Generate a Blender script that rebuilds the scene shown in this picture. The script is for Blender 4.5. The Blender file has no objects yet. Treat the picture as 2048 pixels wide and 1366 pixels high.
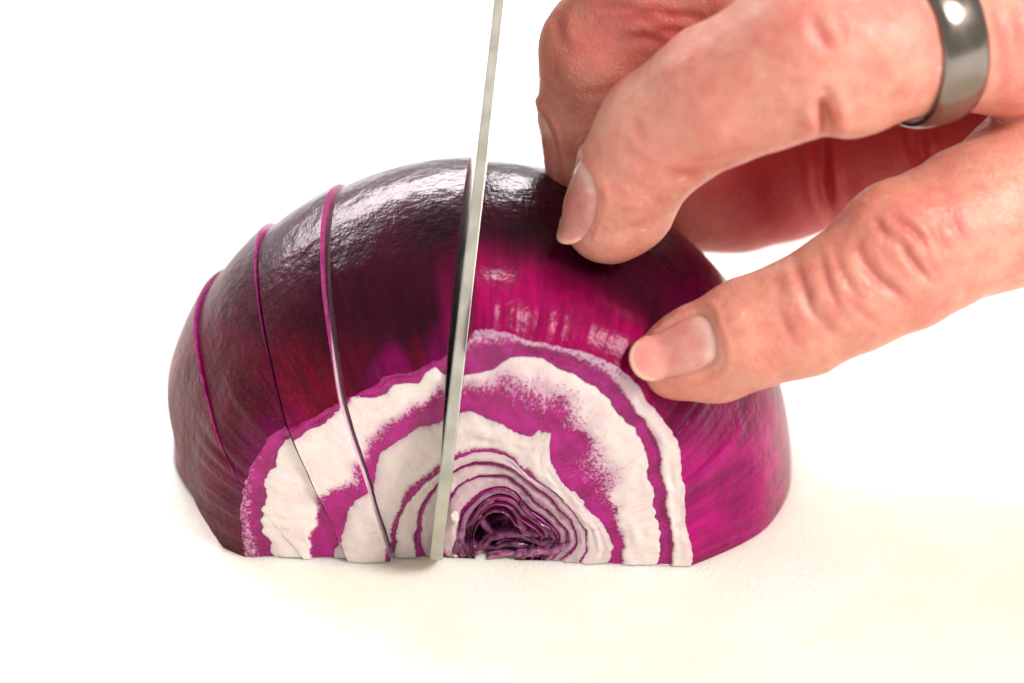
import bpy, bmesh, math, random
import numpy as np
from mathutils import Vector, Matrix
from mathutils.bvhtree import BVHTree

random.seed(4)
rng = np.random.default_rng(7)
scene = bpy.context.scene
COL = scene.collection
K = 0.01                       # everything below is written in centimetres; meshes are stored in metres

# ------------------------------------------------------------------ camera
ELEV = math.radians(27.0)
FPX, DIST = 6240.0, 40.0
FV = np.array([0, math.cos(ELEV), -math.sin(ELEV)])
UV = np.array([0, math.sin(ELEV), math.cos(ELEV)])
XV = np.array([1.0, 0, 0])
CAM = 0.5064 * XV + 2.8 * UV - DIST * FV
cam_data = bpy.data.cameras.new('camera')
cam = bpy.data.objects.new('camera', cam_data); COL.objects.link(cam)
cam.location = CAM * K
cam.rotation_euler = (math.pi / 2 - ELEV, 0, 0)
cam_data.sensor_width = 36; cam_data.lens = FPX / 2048 * 36
cam_data.clip_start = 0.01; cam_data.clip_end = 50
cam_data.dof.use_dof = True
cam_data.dof.focus_distance = (DIST - 0.3) * K
cam_data.dof.aperture_fstop = 11.0
scene.camera = cam

# ------------------------------------------------------------------ light
world = bpy.data.worlds.new('World'); scene.world = world
world.use_nodes = True
wb = world.node_tree.nodes['Background']
wb.inputs[0].default_value = (1.0, 0.97, 0.94, 1); wb.inputs[1].default_value = 0.38

def area(name, loc, target, sx, sy, watts, color):
    l = bpy.data.lights.new(name, 'AREA'); l.shape = 'RECTANGLE'
    l.size, l.size_y, l.energy, l.color = sx, sy, watts, color
    o = bpy.data.objects.new(name, l); COL.objects.link(o)
    o.location = Vector(loc)
    o.rotation_euler = (Vector(target) - Vector(loc)).to_track_quat('-Z', 'Y').to_euler()
    return o
area('window_light', (-0.28, 1.00, 0.68), (0, 0.0, 0.0), 1.4, 0.42, 28, (0.98, 0.98, 1.0))
area('room_light', (0.78, -0.52, 0.92), (0.03, 0.0, 0.03), 0.42, 0.42, 14.5, (1.0, 0.95, 0.90)).data.shape = 'DISK'

scene.view_settings.view_transform = 'Standard'
scene.view_settings.look = 'None'
scene.view_settings.exposure = 0.5
scene.view_settings.gamma = 1.0

# ------------------------------------------------------------------ projection helpers (authoring only)
def ray(px, py):
    return FV + XV * ((px - 1024) / FPX) + UV * ((683 - py) / FPX)
def at_d(px, py, d):
    return CAM + ray(px, py) * (DIST + d)
def at_y(px, py, y):
    v = ray(px, py); return CAM + v * ((y - CAM[1]) / v[1])
def at_z(px, py, z):
    v = ray(px, py); return CAM + v * ((z - CAM[2]) / v[2])
def project(P):
    Q = np.asarray(P) - CAM
    t = Q @ FV
    return 1024 + FPX * (Q @ XV) / t, 683 - FPX * (Q @ UV) / t, t - DIST
YAW = -0.055
def at_face(px, py):
    v = ray(px, py)                     # plane y = YAW * x
    t = (YAW * CAM[0] - CAM[1]) / (v[1] - YAW * v[0])
    return CAM + v * t
YC, A, R = 2.45, 3.32, 4.3
def at_dome(px, py):
    v = ray(px, py); S = np.array([1 / R, 1 / A, 1 / R])
    o = (CAM - np.array([0, YC, 0])) * S; w = v * S
    a = w @ w; b = 2 * o @ w; c = o @ o - 1; di = b * b - 4 * a * c
    if di < 0: di = 0
    return CAM + v * ((-b - math.sqrt(di)) / (2 * a))
def sstep(a, b, x):
    t = np.clip((np.asarray(x, float) - a) / (b - a), 0, 1); return t * t * (3 - 2 * t)

def vnoise(x, y, z, seed=0):
    """smooth value noise on arrays"""
    def h(i, j, k):
        n = (i * 374761393 + j * 668265263 + k * 2147483647 + seed * 1274126177) & 0xffffffff
        n = ((n ^ (n >> 13)) * 1274126177) & 0xffffffff
        n = n ^ (n >> 16)
        return (n & 0xffff) / 65535.0
    x, y, z = np.broadcast_arrays(np.asarray(x, float), np.asarray(y, float), np.asarray(z, float))
    xi, yi, zi = np.floor(x).astype(np.int64), np.floor(y).astype(np.int64), np.floor(z).astype(np.int64)
    fx, fy, fz = x - xi, y - yi, z - zi
    fx, fy, fz = [t * t * (3 - 2 * t) for t in (fx, fy, fz)]
    r = 0
    for a in (0, 1):
        for b in (0, 1):
            for c in (0, 1):
                w = (fx if a else 1 - fx) * (fy if b else 1 - fy) * (fz if c else 1 - fz)
                r = r + w * h(xi + a, yi + b, zi + c)
    return r

# ------------------------------------------------------------------ object helpers
def link_mesh(name, me, parent=None, mats=()):
    o = bpy.data.objects.new(name, me); COL.objects.link(o)
    for m in mats:
        me.materials.append(m)
    if parent is not None: o.parent = parent
    return o
def mesh_cm(name, verts, faces, smooth=True):
    me = bpy.data.meshes.new(name)
    me.from_pydata([tuple(float(c) * K for c in v) for v in verts], [], [tuple(int(i) for i in f) for f in faces])
    me.update()
    if smooth: me.polygons.foreach_set('use_smooth', [True] * len(me.polygons))
    return me
def tag(o, label=None, cat=None, group=None, kind=None):
    if label: o['label'] = label
    if cat: o['category'] = cat
    if group: o['group'] = group
    if kind: o['kind'] = kind
    return o
def empty(name, loc_cm):
    o = bpy.data.objects.new(name, None); COL.objects.link(o)
    o.empty_display_size = 0.01
    o.location = Vector([c * K for c in loc_cm]); return o
def tube(pts, rad, seg=14, closed_caps=True, squash=None):
    """swept round tube, returns verts, faces"""
    pts = [np.array(p, float) for p in pts]; n = len(pts)
    if np.isscalar(rad): rad = [rad] * n
    V, Fc = [], []
    up = np.array([0, 1.0, 0.01])
    for i in range(n):
        t = pts[min(i + 1, n - 1)] - pts[max(i - 1, 0)]; t /= np.linalg.norm(t) + 1e-9
        a = np.cross(t, up); a /= np.linalg.norm(a) + 1e-9; b = np.cross(t, a)
        for k in range(seg):
            w = 2 * math.pi * k / seg
            s = squash if squash else 1.0
            V.append(pts[i] + rad[i] * (a * math.cos(w) + b * math.sin(w) * s))
    for i in range(n - 1):
        for k in range(seg):
            Fc.append((i * seg + k, i * seg + (k + 1) % seg, (i + 1) * seg + (k + 1) % seg, (i + 1) * seg + k))
    Fc.append(tuple(range(seg - 1, -1, -1))); Fc.append(tuple((n - 1) * seg + k for k in range(seg)))
    return V, Fc

# ------------------------------------------------------------------ material helpers
class Mat:
    def __init__(s, name):
        s.m = bpy.data.materials.new(name); s.m.use_nodes = True
        s.t = s.m.node_tree; s.b = s.t.nodes['Principled BSDF']
    def n(s, typ, **kw):
        nd = s.t.nodes.new(typ)
        for k, v in kw.items():
            if k.startswith('i_'):
                k2 = k[2:].replace('_', ' ')
                key = int(k2) if k2.isdigit() else k2
                if hasattr(v, 'is_output') or isinstance(v, bpy.types.NodeSocket): s.t.links.new(v, nd.inputs[key])
                else: nd.inputs[key].default_value = v
            else: setattr(nd, k, v)
        return nd
    def set(s, **kw):
        for k, v in kw.items():
            key = k.replace('_', ' ')
            if isinstance(v, bpy.types.NodeSocket): s.t.links.new(v, s.b.inputs[key])
            else: s.b.inputs[key].default_value = v
    def coord(s, scale=(1, 1, 1)):          # object coordinates in centimetres
        tc = s.n('ShaderNodeTexCoord')
        mp = s.n('ShaderNodeMapping'); s.t.links.new(tc.outputs['Object'], mp.inputs[0])
        mp.inputs['Scale'].default_value = tuple(100 * c for c in scale)
        return mp.outputs[0]
    def noise(s, vec, scale, detail=3, rough=0.55, dist=0.0):
        nd = s.n('ShaderNodeTexNoise'); s.t.links.new(vec, nd.inputs['Vector'])
        nd.inputs['Scale'].default_value = scale; nd.inputs['Detail'].default_value = detail
        nd.inputs['Roughness'].default_value = rough; nd.inputs['Distortion'].default_value = dist
        return nd.outputs['Fac']
    def math(s, op, a, b=0.0, c=0.0, clamp=False):
        nd = s.n('ShaderNodeMath', operation=op); nd.use_clamp = clamp
        for i, v in enumerate((a, b, c)):
            if isinstance(v, bpy.types.NodeSocket): s.t.links.new(v, nd.inputs[i])
            else: nd.inputs[i].default_value = v
        return nd.outputs[0]
    def rng(s, v, a, b, c=0.0, d=1.0):
        nd = s.n('ShaderNodeMapRange'); nd.interpolation_type = 'SMOOTHSTEP'
        s.t.links.new(v, nd.inputs['Value'])
        for k, x in zip(('From Min', 'From Max', 'To Min', 'To Max'), (a, b, c, d)): nd.inputs[k].default_value = x
        return nd.outputs['Result']
    def mix(s, f, a, b, mode='MIX'):
        nd = s.n('ShaderNodeMix', data_type='RGBA', blend_type=mode)
        for i, v in ((0, f), (6, a), (7, b)):
            if isinstance(v, bpy.types.NodeSocket): s.t.links.new(v, nd.inputs[i])
            elif i == 0: nd.inputs[0].default_value = v
            else: nd.inputs[i].default_value = (*v, 1) if len(v) == 3 else v
        return nd.outputs[2]
    def attr(s, name):
        nd = s.n('ShaderNodeAttribute'); nd.attribute_name = name; return nd
    def bump(s, h, dist_cm, strength=1.0, normal=None):
        nd = s.n('ShaderNodeBump'); s.t.links.new(h, nd.inputs['Height'])
        nd.inputs['Distance'].default_value = dist_cm * K; nd.inputs['Strength'].default_value = strength
        if normal is not None: s.t.links.new(normal, nd.inputs['Normal'])
        return nd.outputs['Normal']
    def combine(s, a, b, c=0.0):
        nd = s.n('ShaderNodeCombineXYZ')
        for i, v in enumerate((a, b, c)):
            if isinstance(v, bpy.types.NodeSocket): s.t.links.new(v, nd.inputs[i])
            else: nd.inputs[i].default_value = v
        return nd.outputs[0]
    def vscale(s, vec, sc):
        nd = s.n('ShaderNodeVectorMath', operation='MULTIPLY'); s.t.links.new(vec, nd.inputs[0]); nd.inputs[1].default_value = sc
        return nd.outputs[0]

# ---- board
M = Mat('board_plastic')
c = M.coord()
n1 = M.noise(c, 1.1, 4); n2 = M.noise(c, 16, 5, 0.65); n3 = M.noise(c, 0.35, 2)
colr = M.mix(M.rng(n1, 0.3, 0.7), (0.92, 0.86, 0.71), (0.94, 0.89, 0.77))
colr = M.mix(M.rng(n3, 0.45, 0.75), colr, (0.93, 0.90, 0.83))
st = M.noise(c, 2.7, 5, 0.6)
colr = M.mix(M.rng(st, 0.70, 0.80, 0, 0.35), colr, (0.86, 0.80, 0.42))
M.set(Base_Color=colr, Roughness=0.55, Normal=M.bump(n2, 0.03, 0.9), Subsurface_Weight=0.6, Subsurface_Scale=0.008)
M.b.inputs['Subsurface Radius'].default_value = (1.0, 0.62, 0.28)
MAT_BOARD = M.m
M = Mat('tabletop_white')
M.set(Base_Color=M.mix(M.rng(M.noise(M.coord(), 0.4, 3), 0.35, 0.65), (0.86, 0.88, 0.9), (0.9, 0.9, 0.9)), Roughness=0.4)
MAT_TABLE = M.m

# ---- onion cut face
M = Mat('onion_cut_flesh')
ua = M.attr('ua').outputs['Fac']; ur = M.attr('ur').outputs['Fac']; wh = M.attr('wh').outputs['Fac']; lil = M.attr('lil').outputs['Fac']
streak = M.noise(M.combine(M.math('MULTIPLY', ua, 34), M.math('MULTIPLY', ur, 7)), 1.0, 4, 0.7)
grain = M.noise(M.coord(), 24, 4, 0.75)
edge = M.noise(M.coord(), 7, 3, 0.6)
nz = M.math('ADD', M.math('MULTIPLY', M.math('SUBTRACT', streak, 0.5), 0.9), M.math('MULTIPLY', M.math('SUBTRACT', grain, 0.5), 1.9))
f0 = M.math('ADD', wh, nz)
fac = M.rng(f0, 0.34, 0.66)
c = M.coord()
white = M.mix(M.rng(M.noise(c, 2.2, 4), 0.35, 0.65), (0.76, 0.69, 0.635), (0.75, 0.64, 0.635))
white = M.mix(M.rng(M.noise(M.combine(M.math('MULTIPLY', ua, 14), M.math('MULTIPLY', ur, 2.0)), 1.0, 3), 0.5, 0.8, 0, 0.45), white, (0.68, 0.42, 0.52))
white = M.mix(M.rng(grain, 0.52, 0.74, 0, 0.55), white, (0.50, 0.30, 0.34))
lilac = M.mix(M.rng(M.noise(c, 9, 3), 0.35, 0.65), (0.15, 0.035, 0.105), (0.40, 0.19, 0.29))
white = M.mix(lil, white, lilac)
mag = M.mix(M.rng(M.noise(c, 3.5, 4, 0.6), 0.35, 0.68), (0.27, 0.0003, 0.11), (0.42, 0.002, 0.21))
dark = M.mix(M.rng(M.noise(c, 12, 2), 0.4, 0.6), (0.075, 0.002, 0.045), (0.17, 0.01, 0.10))
mag = M.mix(lil, mag, dark)
vcol = M.attr('tint')
mag2 = M.mix(vcol.outputs['Alpha'], mag, vcol.outputs['Color'])
colr = M.mix(fac, mag2, white)
blush = M.rng(M.math('ADD', wh, M.math('MULTIPLY', M.math('SUBTRACT', M.noise(c, 3.0, 4, 0.6), 0.5), 0.9)), 1.05, 0.35, 0, 0.85)
colr = M.mix(fac, mag2, M.mix(blush, white, (0.52, 0.27, 0.42)))
bmp = M.bump(grain, 0.009, 0.6, M.bump(streak, 0.006, 0.4))
M.set(Base_Color=colr, Roughness=M.rng(grain, 0.35, 0.65, 0.14, 0.40), Normal=bmp, Subsurface_Weight=0.45, Subsurface_Scale=0.0014, Specular_IOR_Level=0.38)
M.b.inputs['Subsurface Radius'].default_value = (1.0, 0.6, 0.8)
MAT_FLESH = M.m

# ---- onion outer skin
M = Mat('onion_skin')
vc = M.attr('tint'); ua = M.attr('ua').outputs['Fac']; uy = M.attr('uy').outputs['Fac']
mer = M.combine(M.math('MULTIPLY', ua, 10), M.math('MULTIPLY', uy, 1.1))
st1 = M.noise(mer, 1.0, 5, 0.6, 0.3)
st2 = M.noise(M.combine(M.math('MULTIPLY', ua, 34), M.math('MULTIPLY', uy, 3)), 1.0, 3, 0.6)
c = M.coord()
big = M.noise(c, 1.3, 4, 0.6); fine = M.noise(c, 24, 3, 0.65); pore = M.noise(c, 42, 2, 0.5)
k1 = M.rng(st1, 0.3, 0.7, 0.75, 1.25)
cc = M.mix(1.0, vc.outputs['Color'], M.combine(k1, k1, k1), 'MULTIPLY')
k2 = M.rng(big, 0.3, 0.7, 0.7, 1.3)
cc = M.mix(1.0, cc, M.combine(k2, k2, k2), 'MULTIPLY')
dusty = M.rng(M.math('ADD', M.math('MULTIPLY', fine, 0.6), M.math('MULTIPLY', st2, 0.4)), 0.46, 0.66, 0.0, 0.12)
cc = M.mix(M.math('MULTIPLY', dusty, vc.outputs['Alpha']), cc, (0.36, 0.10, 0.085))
h = M.math('ADD', M.math('MULTIPLY', fine, 0.8), M.math('MULTIPLY', pore, 0.5))
nrm = M.bump(h, 0.0055, 0.5, M.bump(st2, 0.009, 0.4, M.bump(st1, 0.022, 0.28, M.bump(big, 0.16, 0.4))))
M.set(Base_Color=cc, Roughness=M.math('ADD', 0.23, M.math('MULTIPLY', vc.outputs['Alpha'], 0.16)), Normal=nrm, Specular_IOR_Level=0.22, Specular_Tint=(1.0, 0.68, 0.80, 1),
      Subsurface_Weight=0.12, Subsurface_Scale=0.002)
M.b.inputs['Subsurface Radius'].default_value = (1.0, 0.1, 0.5)
MAT_SKIN = M.m

def cutmat(name, a, b, rough=0.3):
    M = Mat(name); c = M.coord()
    n = M.noise(c, 9, 4, 0.7)
    M.set(Base_Color=M.mix(M.rng(n, 0.35, 0.65), a, b), Roughness=rough, Normal=M.bump(n, 0.02, 0.6), Subsurface_Weight=0.15, Subsurface_Scale=0.0012)
    return M.m
MAT_CUT_OUT = cutmat('onion_cut_purple', (0.30, 0.004, 0.13), (0.46, 0.05, 0.26))
MAT_CUT_IN = cutmat('onion_cut_pale', (0.82, 0.70, 0.68), (0.72, 0.45, 0.62))
MAT_CRUMB = cutmat('onion_crumb', (0.72, 0.66, 0.62), (0.60, 0.52, 0.52), 0.12)
MAT_CORE = cutmat('onion_core_membrane', (0.04, 0.0005, 0.022), (0.20, 0.045, 0.14), 0.12)
MAT_CORE_RED = cutmat('onion_core_heart', (0.35, 0.0, 0.04), (0.62, 0.10, 0.16), 0.18)
MAT_CORE_LILAC = cutmat('onion_core_flap', (0.13, 0.02, 0.085), (0.36, 0.14, 0.25), 0.14)

# ---- metal
M = Mat('knife_steel')
c = M.coord((1, 1, 1))
s1 = M.noise(M.coord((30, 1, 1)), 1.0, 3, 0.6)
sm = M.noise(c, 3, 4)
M.set(Base_Color=M.mix(M.rng(sm, 0.35, 0.65), (0.46, 0.435, 0.375), (0.53, 0.505, 0.45)), Metallic=1.0, Roughness=M.rng(sm, 0.3, 0.7, 0.5, 0.62), Normal=M.bump(s1, 0.004, 0.6))
MAT_STEEL = M.m
M = Mat('ring_metal')
M.set(Base_Color=(0.23, 0.195, 0.165, 1), Metallic=1.0, Roughness=M.rng(M.noise(M.coord(), 4, 4), 0.3, 0.7, 0.16, 0.26))
MAT_RING = M.m
M = Mat('handle_black')
M.set(Base_Color=(0.02, 0.02, 0.022, 1), Roughness=0.35, Normal=M.bump(M.noise(M.coord(), 12, 3), 0.01, 0.5))
MAT_HANDLE = M.m

# ---- hand skin
M = Mat('hand_skin')
c = M.coord(); red = M.attr('red').outputs['Fac']
nb = M.noise(c, 1.0, 4, 0.6); nm = M.noise(c, 4.5, 4, 0.65); nf = M.noise(c, 22, 3, 0.6)
vo = M.n('ShaderNodeTexVoronoi', feature='DISTANCE_TO_EDGE'); 
ds = M.n('ShaderNodeVectorMath', operation='ADD'); M.t.links.new(c, ds.inputs[0])
nc = M.n('ShaderNodeTexNoise'); M.t.links.new(c, nc.inputs['Vector']); nc.inputs['Scale'].default_value = 6
M.t.links.new(M.vscale(nc.outputs['Color'], (0.12, 0.12, 0.12)), ds.inputs[1])
M.t.links.new(ds.outputs[0], vo.inputs['Vector']); vo.inputs['Scale'].default_value = 13
cell = M.rng(vo.outputs['Distance'], 0.0, 0.22)
base = M.mix(M.rng(nb, 0.32, 0.68), (0.69, 0.325, 0.235), (0.67, 0.25, 0.19))
base = M.mix(M.rng(nm, 0.45, 0.72, 0, 0.5), base, (0.57, 0.155, 0.12))
base = M.mix(M.rng(nm, 0.52, 0.25, 0, 0.45), base, (0.70, 0.39, 0.26))
base = M.mix(M.rng(M.noise(c, 7, 2, 0.4), 0.70, 0.76, 0, 0.35), base, (0.86, 0.60, 0.46))
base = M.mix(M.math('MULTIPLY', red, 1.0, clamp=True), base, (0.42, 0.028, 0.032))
nrm = M.bump(cell, 0.006, 0.5, M.bump(nf, 0.010, 0.6, M.bump(nm, 0.05, 0.35)))
M.set(Base_Color=base, Roughness=M.rng(nf, 0.3, 0.7, 0.32, 0.46), Normal=nrm, Specular_IOR_Level=0.45, Subsurface_Weight=0.45, Subsurface_Scale=0.0028)
M.b.inputs['Subsurface Radius'].default_value = (1.0, 0.28, 0.18)
MAT_HAND = M.m
M = Mat('fingernail')
c = M.coord(); nl = M.attr('nl').outputs['Fac']
n = M.noise(c, 5, 3)
bc = M.mix(M.rng(n, 0.3, 0.7), (0.66, 0.24, 0.20), (0.70, 0.31, 0.265))
bc = M.mix(M.rng(nl, 0.93, 0.985, 0, 0.7), bc, (0.80, 0.58, 0.40))
bc = M.mix(M.rng(nl, 0.30, 0.05, 0, 0.55), bc, (0.82, 0.58, 0.50))
M.set(Base_Color=bc, Roughness=0.22, Specular_IOR_Level=0.5, Subsurface_Weight=0.3, Subsurface_Scale=0.0015, Normal=M.bump(M.noise(M.coord(), 6, 2), 0.02, 0.3))
MAT_NAIL = M.m

# ------------------------------------------------------------------ board and table
def board():
    x0, x1, y0, y1, h, r = -19.0, 17.0, -9.0, at_z(620, 262, 0)[1], 1.6, 0.45
    bm = bmesh.new()
    bmesh.ops.create_cube(bm, size=1)
    for v in bm.verts:
        v.co = Vector(((x0 + x1) / 2 + v.co.x * (x1 - x0), (y0 + y1) / 2 + v.co.y * (y1 - y0), -h / 2 + v.co.z * h)) * K
    vert_e = [e for e in bm.edges if abs(e.verts[0].co.z - e.verts[1].co.z) > 0.5 * h * K]
    bmesh.ops.bevel(bm, geom=vert_e, offset=1.8 * K, segments=8, affect='EDGES', profile=0.5)
    hor = [e for e in bm.edges if abs(e.verts[0].co.z - e.verts[1].co.z) < 1e-6 and len(e.link_faces) == 2 and e.calc_face_angle(0) > 1.0]
    bmesh.ops.bevel(bm, geom=hor, offset=r * K, segments=4, affect='EDGES', profile=0.5)
    me = bpy.data.meshes.new('cutting_board'); bm.to_mesh(me); bm.free()
    o = link_mesh('cutting_board', me, None, [MAT_BOARD])
    tag(o, 'cream white cutting board with a finely pebbled surface under the red onion', 'cutting board')
board()
V = [(-150, -60, -1.604), (150, -60, -1.604), (150, 160, -1.604), (-150, 160, -1.604), (-150, -60, -5), (150, -60, -5), (150, 160, -5), (-150, 160, -5)]
Fc = [(0, 1, 2, 3), (7, 6, 5, 4), (0, 4, 5, 1), (1, 5, 6, 2), (2, 6, 7, 3), (3, 7, 4, 0)]
tag(link_mesh('tabletop', mesh_cm('tabletop', V, Fc, False), None, [MAT_TABLE]), kind='structure')

# ------------------------------------------------------------------ onion layer outlines, measured on the cut face
C1 = [(1395,1137),(1391,1085),(1383,1046),(1376,1007),(1380,972),(1374,937),(1372,898),(1362,879),(1350,852),(1331,825),(1304,794),(1281,762),(1255,735),(1225,715),(1180,697),(1110,684),(1050,668),(990,648),(950,646),(925,700),(880,716),(850,726),(830,742),(770,752),(715,784),(691,797),(640,822),(602,840),(575,856),(549,878),(530,906),(509,953),(497,999),(493,1069),(497,1116)]
C2 = [(1325,1133),(1327,1096),(1325,1054),(1314,1007),(1308,960),(1300,914),(1285,871),(1277,848),(1254,832),(1234,813),(1219,786),(1199,766),(1180,759),(1153,739),(1122,728),(1083,708),(1052,702),(1025,708),(1005,722),(986,737),(966,740),(933,741),(905,748),(885,743),(866,730),(850,739),(838,766),(807,763),(788,763),(769,786),(741,796),(704,797),(693,814),(664,832),(625,852),(602,867),(575,894),(563,922),(549,953),(544,991),(534,1034),(536,1061),(553,1081),(549,1118)]
C3 = [(1224,1129),(1230,1108),(1228,1081),(1219,1054),(1191,1026),(1168,999),(1141,976),(1114,945),(1101,914),(1103,885),(1106,856),(1099,850),(1092,872),(1086,850),(1080,872),(1064,872),(1044,867),(1013,848),(978,832),(947,817),(924,817),(900,832),(877,842),(835,856),(811,875),(784,887),(761,902),(749,937),(742,975),(718,991),(707,1011),(695,1038),(689,1077),(676,1118)]
C4 = [(1166,1125),(1177,1094),(1177,1070),(1168,1050),(1151,1029),(1132,1007),(1115,988),(1093,968),(1076,959),(1052,942),(1037,925),(1013,908),(994,902),(962,900),(929,906),(914,911),(866,955),(827,992),(804,1024),(792,1058),(794,1085),(786,1116)]
C5 = [(1120,1119),(1154,1090),(1153,1067),(1141,1043),(1120,1024),(1100,1002),(1076,985),(1052,966),(1028,947),(1004,937),(965,933),(929,937),(909,949),(868,990),(851,1014),(844,1043),(843,1067),(851,1116)]
C6 = [(1100,1119),(1134,1090),(1132,1067),(1117,1050),(1098,1029),(1071,1009),(1052,988),(1033,971),(1018,959),(994,955),(955,959),(936,966),(917,978),(903,1000),(895,1030),(888,1067),(892,1116)]
C7 = [(1083,1119),(1114,1094),(1117,1077),(1103,1058),(1086,1046),(1062,1029),(1042,1007),(1030,990),(1013,982),(994,982),(970,992),(950,1009),(930,1026),(922,1055),(920,1087),(926,1116)]
C8 = [(1060,1117),(1098,1090),(1100,1075),(1090,1062),(1072,1048),(1052,1030),(1036,1012),(1022,1003),(998,998),(977,1006),(962,1020),(946,1040),(938,1062),(938,1088),(945,1116)]
OX = (955 - 945) / 156.0
NT = 420
TH = np.linspace(0, math.pi, NT + 1)
def polar(curve, jag, seed):
    P = np.array([at_face(*p) for p in curve])
    x = P[:, 0] - OX; z = P[:, 2].copy()
    z[0] = z[-1] = 0.0
    th = np.arctan2(np.maximum(z, 0), x); r = np.hypot(x, z)
    o = np.argsort(th); th, r = th[o], r[o]
    rr = np.interp(TH, th, r)
    k = np.array([1, 2, 3, 2, 1.]); k /= k.sum()
    rp = np.pad(rr, 2, mode='edge'); rr = np.convolve(rp, k, 'valid')
    s = TH * rr.mean()
    rr = rr + jag * ((vnoise(s * 11, 0, 0, seed) - .5) * .03 + (vnoise(s * 26, 0, 0, seed + 5) - .5) * .016 + (vnoise(s * 4, 0, 0, seed + 9) - .5) * .035)
    return rr
RC = [polar(c_, j, 11 * i) for i, (c_, j) in enumerate(zip((C1, C2, C3, C4, C5, C6, C7, C8), (1, 1.4, 1.2, .9, .7, .6, .5, .5)))]
for i in range(1, 8): RC[i] = np.minimum(RC[i], RC[i - 1] - 0.035)
RC.append(np.maximum(RC[7] - 0.10, 0.05)); RC.append(np.maximum(RC[8] - 0.11, 0.05))
SM = [2.95]
for i in range(1, 10):
    m = RC[i]; kk = np.ones(81) / 81
    SM.append(np.convolve(np.pad(m, 40, mode='reflect'), kk, 'valid'))
def rho(y):
    return np.sqrt(np.maximum(1 - ((y - YC) / A) ** 2, 0.0)) * R / 2.95
def layer_r(i, y):
    """radial distance of outline i at depth y behind the face, for all TH"""
    w = sstep(0.0, 1.0 if i == 0 else 1.6, y)
    base = RC[i] * (1 - w) + (SM[i] * np.ones_like(RC[i])) * w
    g = rho(y) if i == 0 else 1 + (rho(y) - 1) * (1.0 if i < 4 else 0.5)
    if i == 0: return base * g
    return np.minimum(base * g, layer_r(i - 1, y) * (0.985 - 0.05 * float(sstep(0, 1.5, y))) - 0.02 * float(sstep(0, .5, y)))
SEG = lambda th, tab: np.interp(np.degrees(th), [t[0] for t in tab], [t[1] for t in tab])
# (angle, white edge position v, fade half-width, white amount, lilac amount)
WT = {
 0: ([(0,.60),(40,.56),(52,.50),(62,.35),(90,.35),(105,.1),(180,.55)], [(0,.06),(50,.08),(65,.25),(180,.25)], [(0,1.05),(50,.95),(58,.66),(92,.52),(100,.10),(140,.0),(150,.2),(160,.38),(180,.48)], [(0,.0),(45,.05),(60,.25),(95,.2),(110,.05),(150,.0),(160,.2),(180,.35)]),
 1: ([(0,.74),(20,.72),(32,.62),(45,.55),(58,.50),(70,.42),(85,.36),(97,.38),(105,.5),(118,.62),(130,.78),(142,.80),(155,.66),(180,.66)], [(0,.06),(22,.16),(35,.50),(60,.62),(90,.50),(105,.36),(125,.30),(145,.22),(160,.09),(180,.05)], [(0,1.1),(60,1.05),(85,.98),(96,.92),(104,1.0),(180,1.1)], [(0,0),(180,0)]),
 2: ([(0,.97),(20,.92),(60,.90),(110,.86),(135,.84),(150,.86),(180,.88)], [(0,.04),(40,.14),(110,.14),(180,.05)], [(0,1.1),(180,1.1)], [(0,.12),(40,.15),(60,.10),(120,0),(180,.0)]),
 3: ([(0,.85),(50,.7),(110,.72),(150,.76),(180,.74)], [(0,.08),(180,.10)], [(0,.9),(50,.80),(110,1.0),(180,1.05)], [(0,.45),(50,.55),(95,.25),(120,.0),(180,0)]),
 4: ([(0,.8),(180,.74)], [(0,.14),(180,.12)], [(0,.85),(180,1.0)], [(0,.7),(60,.75),(95,.30),(140,.2),(180,.4)]),
 5: ([(0,.75),(180,.78)], [(0,.14),(180,.12)], [(0,.85),(180,1.0)], [(0,.85),(60,.8),(95,.35),(140,.35),(180,.7)]),
 6: ([(0,.7),(180,.66)], [(0,.16),(180,.16)], [(0,.8),(180,.8)], [(0,.95),(180,.9)]),
 7: ([(0,.7),(180,.7)], [(0,.16),(180,.16)], [(0,.85),(180,.8)], [(0,.9),(180,.9)]),
 8: ([(0,.6),(180,.6)], [(0,.2),(180,.2)], [(0,.85),(180,.8)], [(0,1),(180,1)]),
}
DK = np.array([0.026, 0.0004, 0.007]); MR = np.array([0.088, 0.0015, 0.014]); MG = np.array([0.27, 0.0006, 0.105]); CR = np.array([0.22, 0.0006, 0.03])
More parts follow.
